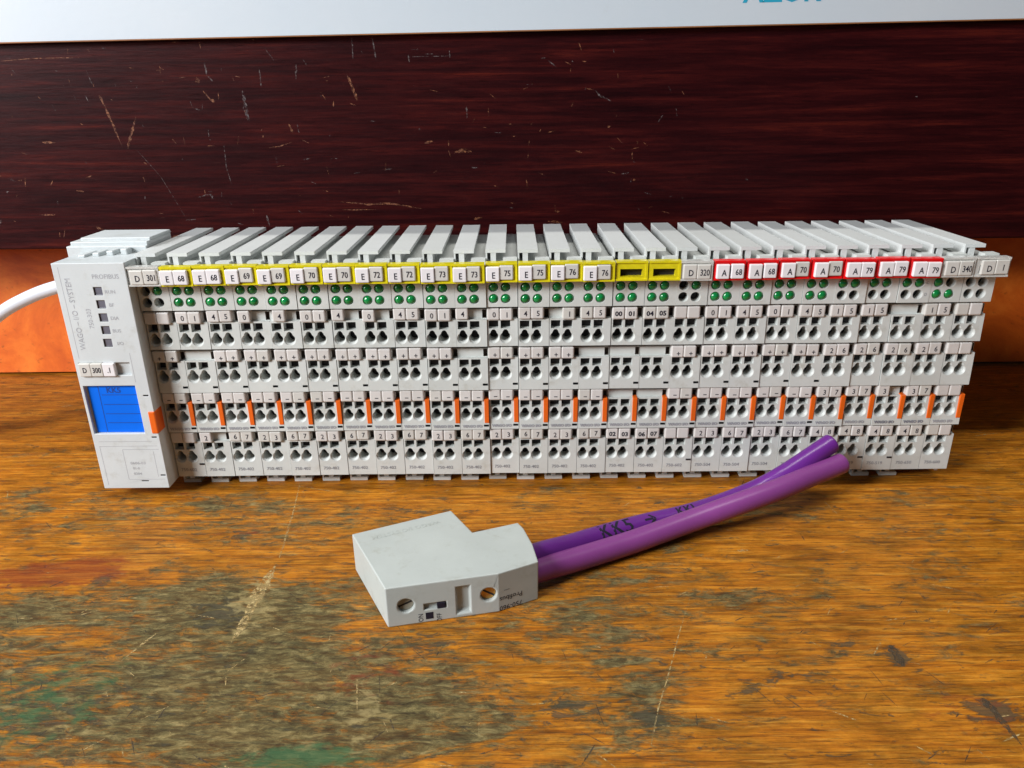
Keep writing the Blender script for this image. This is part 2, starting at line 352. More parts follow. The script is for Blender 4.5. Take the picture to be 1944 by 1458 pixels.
for pts, w0, w1, m in [([(1310, 1135), (1290, 1200), (1272, 1270), (1250, 1345), (1235, 1420)], 0.25, 0.5, SCR3), ([(678, 1290), (678, 1350)], 0.5, 0.3, SCR3),
                       ([(570, 915), (555, 980), (530, 1060)], 0.4, 0.9, SCR3), ([(525, 1070), (490, 1130), (440, 1220)], 2.5, 5.0, SCR3), ([(545, 920), (640, 934)], 0.3, 0.4, SCR3),
                       ([(1560, 948), (1590, 976)], 0.3, 0.5, SCR3), ([(300, 1200), (230, 1255)], 0.8, 0.5, SCR3), 
                       ([(1865, 1325), (1905, 1372), (1944, 1420)], 3.0, 0.4, SCR4), ([(1850, 828), (1895, 822)], 0.5, 0.4, SCR3), ([(1400, 1045), (1420, 1045)], 1.6, 1.6, SCR3),
                       ([(630, 1200), (620, 1230)], 0.4, 0.2, SCR3), ([(1690, 1225), (1715, 1265)], 3.6, 2.4, SCR4)]:
    mb = MB(); strip(mb, [tp(*q) for q in pts], w0, w1, Vector((0, 0, 1)), m); link('scratch', mb.mesh('scratch'), top)

mb = MB(); mb.box(-480, 480, 142, 160, 1.5, 289, WALL); wl = link('back_wall', mb.mesh('back_wall')); wl['kind'] = 'structure'

# dark veneered board hung in front of the back wall
BY = 95.0
board = link('veneered_board', None, None, (0, BY, 84.5)); tag(board, 'dark mahogany veneered board with scratches, behind the module row', 'board')
mb = MB(); mb.box(-460, 460, 0, 18, 0, 205, MAHO); o = link('panel', mb.mesh('panel'), board); bevel_mod(o, 0.8)
def bp_(u, v): p = at(u, v, Y=BY-0.05); return p-Vector((0, BY, 84.5))
SC = [([(163, 132), (175, 160)], .3, .6, SCR2), ([(188, 180), (205, 215), (232, 278)], 2.2, 0.8, SCR1), ([(258, 222), (250, 250), (243, 282)], 1.0, 2.4, SCR1), ([(258, 283), (305, 335), (352, 412)], .25, .35, SCR2),
      ([(20, 128), (35, 148)], .4, .3, SCR2), ([(658, 140), (668, 165), (678, 190)], 1.6, 1.8, SCR1), ([(388, 116), (392, 142), (405, 155)], 1.4, .8, SCR2), ([(373, 147), (378, 158)], 2.4, 2.4, SCR1),
      ([(385, 172), (400, 190), (408, 192)], 1.2, 2.2, SCR1), ([(361, 192), (366, 205), (384, 210), (384, 195)], .5, .5, SCR2), ([(460, 172), (465, 200), (472, 230)], 1.6, 2.6, SCR2), ([(492, 132), (496, 165)], .8, .8, SCR2),
      ([(562, 122), (562, 150)], .7, .9, SCR2), ([(503, 92), (520, 115)], 1.2, .3, SCR2), ([(668, 72), (670, 112)], 1.0, .8, SCR2), ([(706, 68), (714, 115)], .7, .7, SCR2), ([(775, 108), (855, 106)], .4, .6, SCR2),
      ([(775, 103), (777, 118)], .6, .5, SCR2), ([(853, 96), (854, 110)], .5, .5, SCR2), ([(885, 202), (887, 226)], 1.2, .7, SCR2), ([(506, 281), (530, 278), (554, 270)], .6, .5, SCR1), ([(548, 235), (556, 252)], .8, 1.6, SCR1),
      ([(564, 236), (568, 252)], .6, .6, SCR2), ([(524, 298), (526, 312)], .7, .5, SCR2), ([(575, 303), (588, 301)], 1.2, .8, SCR2), ([(862, 290), (880, 285), (895, 288)], 1.6, 2.0, SCR1), ([(806, 272), (822, 268)], 1.6, 1.0, SCR1),
      ([(1040, 114), (1057, 128)], .9, .6, SCR2), ([(1126, 168), (1140, 182), (1160, 192)], .6, 1.0, SCR2), ([(1155, 238), (1156, 243)], 1.3, 1.3, SCR1), ([(1092, 286), (1105, 290)], 1.4, .6, SCR1), ([(1202, 340), (1206, 343)], 1.2, 1.2, SCR1),
      ([(646, 383), (700, 388), (740, 386), (800, 396)], .8, 1.2, SCR1), ([(650, 398), (720, 398)], .8, .5, SCR1), ([(506, 408), (512, 430)], 1.4, .6, SCR2), ([(375, 375), (400, 368), (405, 380)], .8, 1.4, SCR2),
      ([(80, 270), (105, 271)], 1.2, .8, SCR1), ([(145, 362), (160, 364)], 1.0, .8, SCR1), ([(75, 408), (105, 408)], .8, 1.2, SCR1), ([(180, 430), (196, 436)], 2.2, 1.4, SCR1), ([(352, 418), (375, 416)], .9, .6, SCR2),
      ([(0, 116), (60, 111), (150, 109)], .5, .7, SCR1), ([(425, 275), (430, 320), (440, 350)], .4, .8, SCR2), ([(900, 416), (915, 413)], 1.5, 1.0, SCR1), ([(1052, 400), (1062, 402)], 1.0, 1.4, SCR1), ([(1040, 420), (1068, 422)], 1.6, .6, SCR1),
      ([(1415, 340), (1420, 341)], .8, .8, SCR2), ([(1738, 183), (1742, 184)], .6, .6, SCR2), ([(1085, 116), (1088, 117)], .8, .8, SCR2), ([(265, 235), (275, 242)], .8, .4, SCR2), ([(395, 246), (397, 260)], .5, .4, SCR2), ([(300, 455), (370, 440)], .3, .4, SCR1)]
for pts, w0, w1, m in SC:
    mb = MB(); strip(mb, [bp_(*q) for q in pts], w0*0.75, w1*0.75, Vector((0, -1, 0)), m, 0.5, 5); link('scratch', mb.mesh('scratch'), board)

mb = MB()
for k in range(170):
    u, v = R.uniform(-10, 1300), R.uniform(70, 450); a = R.choice((R.gauss(1.4, 0.4), R.gauss(0.1, 0.3))); L = R.uniform(3, 18)
    strip(mb, [bp_(u, v), bp_(u+L*math.cos(a), v+L*math.sin(a))], R.uniform(.15, .6), R.uniform(.1, .5), Vector((0, -1, 0)), R.choice((SCR1, SCR2, SCR1)), 0.5, 4)
o = link('fine_scratches', mb.mesh('fine_scratches'), board); o['kind'] = 'stuff'
mb = MB()
for k in range(260):
    p = tp(R.uniform(-20, 1960), R.uniform(900, 1470)); a = R.gauss(0.0, 0.5) if R.random() < 0.5 else R.uniform(0, 3.14); L = R.uniform(1.5, 9); d = Vector((math.cos(a), math.sin(a), 0))*L; p.z = 0.03
    strip(mb, [p, p+d], R.uniform(.12, .5), R.uniform(.1, .4), Vector((0, 0, 1)), R.choice((SCR3, SCR4, SCR4)), 0.5, 4)
o = link('fine_scratches', mb.mesh('fine_scratches'), top); o['kind'] = 'stuff'

# white sign panel fixed on the board, and the shelf above the picture whose shadow crosses the ribs
WY = BY-4.0
pb = at(972, 57.5, Y=WY)
sign = link('white_signboard', None, None, (pb.x, WY, pb.z)); tag(sign, 'white signboard with cyan lettering above the dark board', 'signboard')
sign.rotation_euler = (0, -math.radians(0.55), 0)
mb = MB(); mb.box(-470, 470, 0, 3.8, 0.0, 85, WHITE); o = link('sheet', mb.mesh('sheet'), sign)
mb = MB(); mb.box(-470, 470, 0.15, 3.8, -0.45, 0, EDGE, skip=('t',)); link('edge_band', mb.mesh('edge_band'), sign)
p = at(1485, 0, Y=WY)
letter('AZUR', 13, CYAN, sign, (p.x-pb.x, -0.08, p.z-pb.z+2.7), 1.0, bold=0.25)
shelf = link('overhead_shelf', None, None, (0, 15, 290)); shelf['kind'] = 'structure'
mb = MB(); mb.box(-470, 470, 0, 140, 0, 18, MAHO); o = link('shelf_board', mb.mesh('shelf_board'), shelf); bevel_mod(o, 0.8)

# ------------------------------------------------------------------ terminal modules
ROWS = [  # recess z0,z1 ; block z0 ; y at block top, bottom ; square z0,z1 ; hole z
    (73.9, 79.1, 63.1, -2.5, -3.1, 70.1, 73.3, 66.8),
    (57.9, 62.9, 44.6, -1.8, -2.5, 54.3, 57.4, 51.2),
    (39.9, 44.4, 26.9, -1.1, -1.8, 36.4, 39.4, 33.3),
    (21.9, 26.7, 5.8, -0.3, -0.5, 18.3, 21.4, 14.8)]
HX = (2.5, 7.15); LX = (2.85, 7.45); LZ = (86.8, 82.3); LY = -4.0; XA, XB = 0.09, 11.91
def keyloop(cx, cz, extra, k=1.0, n=22):
    out = []
    for i in range(n):
        a = 2*math.pi*i/n; dx, dz = math.cos(a), math.sin(a); r = 1.84
        cdot = 1.95*dz; disc = 1.0**2-1.95**2+cdot**2
        if disc > 0 and cdot > 0: r = max(r, cdot+math.sqrt(disc))
        r = r*k + extra*((1-dz)/2*0.62+0.10)
        out.append((cx+dx*r, cz+dz*r))
    return out
def build_housing(slots):
    mb = MB()
    holes = []
    for x in LX:
        for z in LZ: holes.append(([(circ(x, z, 1.95), 0), (circ(x, z, 1.8), 0.35), (circ(x, z, 1.75), 4.0)], GREY, DARK))
    mb.plate(rect(XA, XB, 79.1, 95.8), holes, lambda u, v, d: (u, LY+d, v), GREY)
    prof = [(LY, 95.8), (LY, 79.1)]
    for ri, (rz0, rz1, bz0, yt, yb, s0, s1, hz) in enumerate(ROWS):
        prof += [(yt+4.5, rz1), (yt+4.5, rz1-1.5), (yt+1.5, rz1-1.5), (yt+1.5, rz0), (yt, rz0), (yb, bz0)]
        yy = lambda z, yt=yt, yb=yb, rz0=rz0, bz0=bz0: yt+(yb-yt)*(rz0-z)/(rz0-bz0)
        hs = []
        for x in HX:
            hs.append(([(rect(x-1.88, x+1.88, s0, s1), 0), (rect(x-1.8, x+1.8, s0+0.05, s1), 3.0)], GREY, DARK))
            hs.append(([(keyloop(x, hz, 1.05), 0), (keyloop(x, hz, 0.0), 0.75), (keyloop(x, hz, 0.0, 0.94), 5.5)], GREY, DARK))  # near-black floor: dark clamp, set shallow so its colour supplies the hole's shade
        if slots and ri in (1, 2):
            sz = 46.9 if ri == 1 else 28.6
            hs.append(([(rect(9.7, 11.75, sz-0.45, sz+0.45), 0), (rect(9.7, 11.75, sz-0.45, sz+0.45), 2.5)], DARK, DARK))
        pk = rect(10.15, 11.8, rz0+0.25, rz1-1.6)
        mb.plate(rect(XA, XB, rz0, rz1-1.5), [([(pk, 0), (pk, 2.2)], POCK, POCK)], lambda u, v, d, yt=yt: (u, yt+1.5+d, v), GREY)
        mb.plate(rect(XA, XB, bz0, rz0), hs, lambda u, v, d, yy=yy: (u, yy(v)+d, v), GREY)
    prof += [(59, 5.8), (59, 95.8)]
    # steps between the sheets, bottom, back, deck
    skip = {(0, 1)}
    n = len(prof)
    for i in range(n):
        a, b_ = prof[i], prof[(i+1) % n]
        if i == 0: continue
        if i >= 2 and i < 2+24 and (i-2) % 6 in (2, 4): continue     # block faces are the sheets
        mb.face([(XA, a[0], a[1]), (XB, a[0], a[1]), (XB, b_[0], b_[1]), (XA, b_[0], b_[1])], GREY)
    mb.face([(XA, y, z) for y, z in prof], GREY); mb.face([(XB, y, z) for y, z in prof][::-1], GREY)
    mb.box(XA, XB, 15, 50, 0.4, 5.8, DARK, skip=('t',))  # near-black block filling the gap underneath, standing in for the shade there
    # raised nose on the deck in front of the rib, and the ledge the marker carrier clips to
    mb.box(6.6, XB, -3.0, 1.2, 95.8, 97.3, GREY, skip=('b',)); mb.box(XA, XB, -5.8, LY, 93.5, 95.8, GREY, skip=('k',))
    return mb.mesh('housing')
HOUSING = build_housing(True); HOUSING2 = build_housing(False)
mb = MB()
mb.box(0, 7.6, -0.6, 57.0, 99.2, 100.5, RIBM); mb.box(1.9, 3.9, -0.4, 56.8, 95.8, 99.2, RIBM, skip=('t', 'b')); mb.box(0.05, 0.65, -0.5, 56.9, 96.3, 99.2, RIBM, skip=('t',))
RIB = mb.mesh('rib')
mb = MB(); mb.box(-1.0, 6.4, 5, 34, 0, 1.5, GREY); mb.box(1.6, 3.6, 5.6, 34, 1.5, 5.8, GREY, skip=('t', 'b')); mb.box(-1.0, -0.3, 5, 34, 1.5, 2.8, GREY, skip=('b',)); FOOT = mb.mesh('foot')
mb = MB(); mb.box(8.6, 9.8, 2, 6, 3.8, 5.8, GREY); NUB = mb.mesh('foot')
SLIDER = box_mesh('release_slider', 1.85, 3.5, 10.4, ORAN, 0.15, 1)
TAG5 = {m.name: box_mesh('row_tag', 4.85, 4.2, 4.75, m, 0.5, 2) for m in (TAGM, TAGC, TAGW)}
GTAG = {(m.name, wd): box_mesh('group_tag', wd, 1.6, 5.4, m, 0.35, 2) for m in (TAGW, TAGC) for wd in (4.75, 5.0)}
def dome():
    mb = MB(); n, k = 16, 5; L = []
    for j in range(k): a = j/k*math.pi/2; L.append([(1.72*math.cos(a)*math.cos(2*math.pi*i/n), -1.25*math.sin(a), 1.72*math.cos(a)*math.sin(2*math.pi*i/n)) for i in range(n)])
    for A, B in zip(L, L[1:]):
        for i in range(n): mb.face([A[i], A[(i+1) % n], B[(i+1) % n], B[i]], LEDG)
    for i in range(n): mb.face([L[-1][i], L[-1][(i+1) % n], (0, -1.25, 0)], LEDG)
    mb.face([(x, 1.5, z) for x, y, z in L[0]], LEDG)
    for i in range(n): j = (i+1) % n; mb.face([L[0][i], L[0][j], (L[0][j][0], 1.5, L[0][j][2]), (L[0][i][0], 1.5, L[0][i][2])], LEDG)
    return mb.mesh('indicator_led', smooth=True)
DOME = dome()
def carrier(m, x0=0.12, x1=11.85, clear=False):
    mb = MB(); yf, yb, z0, z1 = -8.7, -5.85, 89.9, 97.2
    wn = rect(x0+1.6, x1-1.9, 91.4, 94.2)
    mb.plate(rect(x0, x1, z0, z1), [([(wn, 0), (wn, 2.4)], m, DARK)], lambda u, v, d: (u, yf+d, v), m)
    mb.box(x0, x1, yf, yb, z0, z1, m, skip=('f',))
    mb.box(x0, x1, yf-0.55, yf, z1-0.7, z1, m, skip=('k',)); mb.box(x0, x1, yf-0.55, yf, z0, z0+0.6, m, skip=('k',))
    mb.box(x1-0.8, x1, yf-0.4, yf, z0+0.6, z1-0.7, m, skip=('k',))
    return mb.mesh('marker_carrier', merge=False)
CARR = {'yellow': carrier(YEL), 'red': carrier(RED, 0.35, 11.6), 'clear': carrier(CLEAR), 'long clear': carrier(CLEAR, 0.12, 12.5)}
GROUPS = [('clear', 'D', '301')]+[('yellow', 'E', t) for t in '68 68 69 69 70 70 72 72 73 73 75 75 76 76'.split()]+[('yellow', None, None)]*2+[('clear', 'D', '320')] \
    + [('red', 'A', t) for t in '68 68 70 70 79 79 79'.split()]+[('clear', 'D', '340'), ('long clear', 'D', '1')]
R1 = {0: ('', ''), 3: ('0', None), 4: ('4', None), 6: ('4', None), 7: ('0', None), 10: ('4', None), 13: (None, '1'), 15: ('00', '01'), 16: ('04', '05'), 17: ('', ''), 22: ('1', '5'), 23: ('1', '5'), 24: (None, None), 25: ('1', '5'), 26: ('', '')}
R2 = {1: (None, None), 10: (None, None), 14: (None, None), 15: (None, None), 16: (None, None), 26: ('', '')}
R3 = {15: (None, None), 16: (None, None), 24: ('3', None), 26: ('', '')}
R4 = {0: ('', ''), 1: ('2', None), 15: ('02', '03'), 16: ('06', '07'), 17: ('', ''), 26: ('', '')}
def rowtags(i):
    even = (i % 2 == 0)
    if 18 <= i <= 21: even = i in (19, 21)
    o = []
    o.append(R1.get(i, ('4', '5') if even else ('0', '1')))
    o.append(R2.get(i, ('2', '6') if 22 <= i <= 25 else ('+', '+')))
    o.append(R3.get(i, ('3', '7') if 22 <= i <= 25 else ('-', '-')))
    o.append(R4.get(i, ('4', '8') if 22 <= i <= 25 else ('6', '7') if even else ('2', '3')))
    return o
LEDS = {0: (0, 1, 0, 0), 17: (0, 1, 0, 0), 22: (1, 1, 0, 0), 23: (1, 1, 0, 0), 24: (1, 1, 0, 0), 25: (1, 0, 1, 1), 26: (0, 0, 0, 0)}
TYPE = ['750-602']+['750-402']*16+['750-602']+['750-504']*4+['750-519']*3+['750-650', '750-600']
ORD = ['first', 'second', 'third', 'fourth', 'fifth', 'sixth', 'seventh', 'eighth', 'ninth', 'tenth', 'eleventh', 'twelfth', 'thirteenth', 'fourteenth', 'fifteenth', 'sixteenth', 'seventeenth', 'eighteenth', 'nineteenth', 'twentieth',
       'twenty-first', 'twenty-second', 'twenty-third', 'twenty-fourth', 'twenty-fifth', 'twenty-sixth', 'twenty-seventh']
MX0 = -164.5
for i in range(27):
    cn, ga, gb = GROUPS[i]
    mod = link('terminal_module', None, None, (MX0+12*i, R.uniform(-0.3, 0.3), 0), (0, R.uniform(-0.0015, 0.0015), R.uniform(-0.004, 0.004)))
    if ga is None: lab = 'grey terminal module with empty yellow marker holder, %s in row from the blue-windowed unit' % ORD[i]
    elif i == 26: lab = 'grey end terminal module with clear marker holder, twenty-seventh in row, rightmost'
    else: lab = 'grey terminal module with %s marker %s %s, %s in row from the blue-windowed unit' % (cn, ga, gb, ORD[i])
    tag(mod, lab, 'terminal module', 'terminal modules latched in a row')
    link('housing', HOUSING if i < 22 else HOUSING2, mod); link('rib', RIB, mod)
    if i < 26: link('foot', FOOT, mod)
    else: link('foot', NUB, mod)
    link('release_slider', SLIDER, mod, (10.05, -1.95, 29.8))
    # indicator lights
    for k, on in enumerate(LEDS.get(i, (1, 1, 1, 1))):
        if on: link('indicator_led', DOME, mod, (LX[k % 2], LY+(0.9 if k < 2 else 0.7), LZ[k//2]))
    # marker carrier with its two tags
    car = link('marker_carrier', CARR[cn], mod, (R.uniform(-0.1, 0.1), R.uniform(-0.2, 0.1), R.uniform(-0.12, 0.12)))
    if ga:
        gap = 0.55 if i in (18, 19) else 0.05; wd = 4.75 if i in (18, 19) else 5.0; x = 0.25 if cn != 'red' else 1.0
        if cn == 'clear': x = 1.0
        if cn == 'long clear': x = 2.1
        for q, s in enumerate((ga, gb)):
            tm = TAGC if 'clear' in cn or (q == 1 and 3 <= i <= 14) or (q == 1 and i in (20, 21)) else TAGW
            dz = R.uniform(-0.15, 0.15)+(0.35 if tm is TAGC and cn != 'clear' else 0); dy = 0.5 if tm is TAGC else 0.0
            link('group_tag', GTAG[tm.name, wd], car, (x, -10.1+dy, 90.55+dz))
            letter(s, 3.3 if q == 0 or len(s) > 2 else 3.1, INK, car, (x+wd/2+0.35, -10.17+dy, 92.95+dz+(0.1 if q else -0.1)), 0.72 if len(s) > 2 else 0.80, bold=0.04)
            x += wd+gap
    # row tags
    for ri, pair in enumerate(rowtags(i)):
        rz0, rz1, bz0, yt, yb, s0, s1, hz = ROWS[ri]
        for q, s in enumerate(pair):
            if s is None: continue
            tm = TAGM if (R.random() < 0.8) else TAGC
            x = 0.05+q*4.93+R.uniform(-0.08, 0.08)+(1.6 if (i, ri) == (4, 0) else 0); dz = R.uniform(-0.12, 0.12); dy = R.uniform(-0.15, 0.15)
            if i in (2, 4, 6, 8, 10, 12, 14) and ri in (0, 3): dz += 0.45; tm = TAGC if ri == 3 else tm
            t = link('row_tag', TAG5[tm.name], mod, (x, yt-1.0+dy, rz0-0.25+dz)); t.rotation_euler = (0, R.uniform(-0.012, 0.012), 0)
            if s: letter(s, 3.0 if len(s) == 1 else 2.6, INK, t, (2.75 if len(s) == 1 else 2.45, -0.06, 2.2 if s.isdigit() else 1.6), 1.7 if s == '-' else 0.9 if len(s) == 1 else 1.05, bold=0.03 if len(s) == 1 else 0.09)
    # printing
    letter(TYPE[i], 2.0, INKG, mod, (4.9 if i < 25 else 5.2, -0.56, 9.0), 1.0)
    letter('WAGO I/O', 1.55, INKP if i not in (24, 25) else INKG, mod, (5.0, -1.86, 28.4), 1.05, bold=0.10)
    if i == 24: letter('C', 1.6, INKG, mod, (10.4, LY-0.06, LZ[0]), 0.9); letter('D', 1.6, INKG, mod, (10.4, LY-0.06, LZ[1]), 0.9)
    if i in (0, 17, 22, 23, 24):
        mb = MB(); mb.box(9.7, 11.7, -0.62, 0.5, 11.2, 11.9, DARK); link('slot', mb.mesh('slot'), mod)

# ------------------------------------------------------------------ fieldbus coupler
cx0, cx1, cyf, cz0, cz1 = -191.6, -164.75, -9.3, 5.3, 98.9
cou = link('bus_coupler', None, None, (0, 0, 0)); tag(cou, 'tall grey coupler with blue window at the left end of the row', 'coupler')
def cp(u, v): p = at(u, v, Y=cyf); return p.x, p.z
mb = MB(); holes = []
def rh(x0, x1, z0, z1, d, fm, wm=COUP): holes.append(([(rect(x0, x1, z0, z1), 0), (rect(x0, x1, z0, z1), d)], wm, fm))
rh(-190.4, -170.2, 30.0, 50.6, 1.6, COUP)
rh(-190.1, -170.4, 55.0, 60.2, 1.2, COUP)
ledpos = [cp(186, 553), cp(192, 578), cp(196.5, 603), cp(201, 627), cp(205, 651)]
for x, z in ledpos: rh(x-1.55, x+1.55, z-1.55, z+1.55, 0.5, LEDOFF, DARK)
for u, v in ((280, 751), (296, 830), (313, 902)):
    x, z = cp(u-3, v); rh(x-1.0, x+0.9, z-0.22, z+0.22, 2.0, DARK, DARK)
x, z = cp(276, 913); rh(x-1.4, x+1.4, z-0.2, z+0.2, 1.5, DARK, DARK)
x, z = cp(115, 508)
mb.plate(rect(cx0, cx1, cz0, cz1), holes, lambda u, v, d: (u, cyf+d, v), COUP)
mb.box(cx0, cx1, cyf, 10, cz0, cz1, COUP, skip=('f',))
mb.box(cx0+1.5, cx1-0.3, 10, 59, cz0+1, 95.0, COUP)
o = link('housing', mb.mesh('housing'), cou); bevel_mod(o, 0.35)
mb = MB(); mb.box(-196.3, cx1-0.3, 10.2, 33, 78, 101.4, COUP); mb.box(-195.2, cx1-0.3, 11.6, 33, 101.4, 102.9, COUP, skip=('b',)); mb.box(-192.5, cx1-0.3, 14.5, 33, 102.9, 104.0, COUP, skip=('b',))
o = link('top_block', mb.mesh('top_block'), cou); bevel_mod(o, 0.3)
for k in range(4):
    mb = MB(); x = -187+k*4.6; mb.box(x, x+2.6, 1.0+k*1.6, 10, 98.8, 99.9+0.4*k, COUP); o = link('top_lug', mb.mesh('top_lug'), cou); bevel_mod(o, 0.4)
# thin seams in the front
for x0, x1, z0, z1 in ((cx0+2.2, cx0+2.35, 62, 97.5), (cx0+2.2, cx1-3.2, 26.5, 26.65), (cx0+2.0, cx0+2.15, 7, 24.5), (cx0+2.0, cx1-1.5, 24.4, 24.55), (-180.6, -166.0, 22.9, 23.05), (-180.7, -180.55, 9.4, 23.0), (-168.4, -168.25, 10.5, 22), (-180.6, -166, 9.3, 9.42), (-169.6, -169.45, 52, 64)):
    mb = MB(); mb.box(x0, x1, cyf-0.02, cyf+0.3, z0, z1, INKP); link('seam', mb.mesh('seam'), cou)
# blue label sheet in the window, slightly crooked
lab = link('window_label', None, cou, (-180.2, cyf+1.45, 40.3)); lab.rotation_euler = (0, 0.006, 0)
mb = MB(); mb.box(-9.6, 9.75, 0, 0.12, -10.15, 10.15, BLUE); lab2 = link('window_label', mb.mesh('window_label'), cou, (-180.1, cyf+1.35, 40.3)); bpy.data.objects.remove(lab); lab = lab2; lab.rotation_euler = (0, 0.006, 0)
for z in (6.0, 1.9, -2.1, -6.0):
    mb = MB(); mb.box(-4.6, 9.0, -0.04, 0.02, z-0.13, z+0.13, BLUED); link('printed_line', mb.mesh('printed_line'), lab)
mb = MB(); mb.box(-5.6, -5.35, -0.04, 0.02, -9.8, 9.8, BLUED); link('printed_line', mb.mesh('printed_line'), lab)
letter('KK5', 3.2, BLUED, lab, (0.4, -0.06, 8.0), 1.0, bold=0.08)
# three tags in the slot
for k, (s, m_, wd) in enumerate((('D', TAGC, 4.6), ('300', TAGC, 4.5), ('.1', TAGW, 4.6))):
    x = -189.9+k*4.62
    t = link('slot_tag', box_mesh('slot_tag', wd, 2.2, 5.3, m_, 0.3), cou, (x, cyf-1.1, 54.9)); letter(s, 3.0, INK, t, (2.3, -0.06, 2.6), 0.75, bold=0.05)
# orange latch on the right edge
mb = MB(); x, z = cp(281, 780)
mb.box(-167.3, cx1+0.25, cyf-0.3, -3.2, 29.9, 39.6, ORAN); o = link('release_latch', mb.mesh('release_latch'), cou); bevel_mod(o, 0.5)
# printing
for s, u, v, sz, nr in (('PROFIBUS', 200, 525, 2.5, 0.92), ('RUN', 209, 554, 1.9, 1), ('BF', 212, 579, 1.9, 1), ('DIA', 218, 604, 1.9, 1), ('BUS', 222, 628, 1.9, 1), ('I/O', 229, 652, 1.9, 1), ('0606-03', 262, 879, 1.7, 1.1), ('01-0', 259, 889, 1.5, 1), ('0204', 262, 899, 1.5, 1.1)):
    x, z = cp(u, v); letter(s, sz, INKP, cou, (x, cyf-0.05, z), nr)
x, z = cp(143, 598); letter('WAGO\u25c4\u25baI/O\u25c4\u25baSYSTEM' if False else 'WAGO \u2013 I/O \u2013 SYSTEM', 3.0, INKP, cou, (x, cyf-0.05, z), 0.92, math.pi/2)
x, z = cp(171, 605); letter('750-303', 2.5, INKP, cou, (x, cyf-0.05, z), 0.95, math.pi/2)

# white cable leaving the coupler to the left
mb, rg = sweep([Vector(q) for q in ((-182, 30, 83.4), (-205, 30, 82.6), (-218, 30, 80.2), (-231, 30.5, 75.6), (-244, 31, 69.0), (-262, 33, 56), (-285, 38, 34), (-310, 46, 12), (-345, 60, 3.0), (-390, 80, 3.0))], 2.75, CABW, 16)
o = link('white_cable', mb.mesh('white_cable', smooth=True)); tag(o, 'round white cable arching out from behind the coupler at the left edge', 'cable')

# ------------------------------------------------------------------ bus plug with two violet cables
plug = link('bus_plug', None, None, (0, 0, 0)); tag(plug, 'grey bus connector plug with two cut violet cables lying on the table', 'connector plug')
H = 14.6
top_px = [(730.5, 1118), (946, 1089), (1022, 1066), (1011, 1033), (994, 1003), (983, 992), (897, 1010.5), (856, 969), (668, 1014)]
TP = [at(u, v, Z=H) for u, v in top_px]
mb = MB()
cnt = len(TP)
mb.face([(p.x, p.y, H) for p in TP], PLUGM); mb.face([(p.x, p.y, 0.0) for p in TP][::-1], PLUGM)
A, B = TP[0], TP[1]; dirv = (B-A).normalized(); inward = Vector((-dirv.y, dirv.x, 0)); LEN = (B-A).length
def fr(u, v, d): q = A+dirv*u+inward*d; return (q.x, q.y, v)
def fpx(u, v):
    """front-facet coordinates of a photo pixel"""
    d = RT*((u-972)/FPX)+UP*(-(v-729)/FPX)+FWD
    t = (A-CAM).dot(inward)/d.dot(inward); q = CAM+d*t
    return (q-A).dot(dirv), q.z
holes = []
s1 = fpx(770.5, 1150.5); s2 = fpx(928, 1129)
for c_ in (s1, s2): holes.append(([(circ(*c_, 2.75, 24), 0), (circ(*c_, 2.55, 24), 0.3), (circ(*c_, 2.55, 24), 3.0)], PLUGM, DARK))
q0 = fpx(880, 1139); holes.append(([(rect(q0[0]-2.3, q0[0]+2.3, q0[1]-5.2, q0[1]+5.2), 0), (rect(q0[0]-2.0, q0[0]+2.0, q0[1]-4.3, q0[1]+5.1), 1.5)], PLUGM, PLUGM))
q1 = fpx(826, 1150); holes.append(([(rect(q1[0]-3.4, q1[0]+3.6, q1[1]-1.1, q1[1]+1.1), 0), (rect(q1[0]-3.4, q1[0]+3.6, q1[1]-1.1, q1[1]+1.1), 1.2)], PLUGM, PLUGM))
mb.plate(rect(0, LEN, 0, H), holes, fr, PLUGM)
for k in range(1, cnt):
    a, b_ = TP[k], TP[(k+1) % cnt]
    mb.face([(a.x, a.y, 0), (b_.x, b_.y, 0), (b_.x, b_.y, H), (a.x, a.y, H)], PLUGM)
o = link('housing', mb.mesh('housing'), plug); bevel_mod(o, 0.55, 2, 35)
fang = math.atan2(dirv.y, dirv.x)
def fobj(name, me, u, v, d, parent=plug): q = Vector(fr(u, v, d)); ob = link(name, me, parent, q, (0, 0, fang)); return ob
def screw(c_, m_, a):
    mb = MB(); n = 24; L0 = circ(0, 0, 2.4, n)
    mb.face([(x, 0, z) for x, z in L0], m_)
    for i in range(n): j = (i+1) % n; mb.face([(L0[i][0], 0, L0[i][1]), (L0[j][0], 0, L0[j][1]), (L0[j][0], 1.2, L0[j][1]), (L0[i][0], 1.2, L0[i][1])], m_)
    o = fobj('screw', mb.mesh('screw'), *c_, 1.3)
    mb = MB(); ca, sa = math.cos(a), math.sin(a)
    mb.face([(x*ca-z*sa, -0.04, x*sa+z*ca) for x, z in rect(-2.3, 2.3, -0.32, 0.32)], DARK); link('screw_slot', mb.mesh('screw_slot'), o)
screw(s1, SILV, 0.35); screw(s2, BRASS, -0.6)
q = fpx(836, 1149.5); fobj('switch_lever', box_mesh('switch_lever', 2.6, 1.2, 2.1, INK, 0.15), q[0]-1.0, q[1]-1.05, -0.1)
q = fpx(815.5, 1168.5); mb = MB(); mb.box(-1.2, 1.2, -0.05, 0.3, -1.25, 1.25, INK); fobj('switch_mark', mb.mesh('switch_mark'), *q, 0)
def flet(s, u, v, size, rz, m_, nr=0.9):
    c_ = fpx(u, v); o = link('lettering', text_mesh(s, size, m_, nr), plug, fr(*c_, -0.05))
    o.rotation_euler = (Matrix.Rotation(fang, 3, 'Z') @ Matrix.Rotation(math.pi/2, 3, 'X') @ Matrix.Rotation(rz, 3, 'Z')).to_euler()
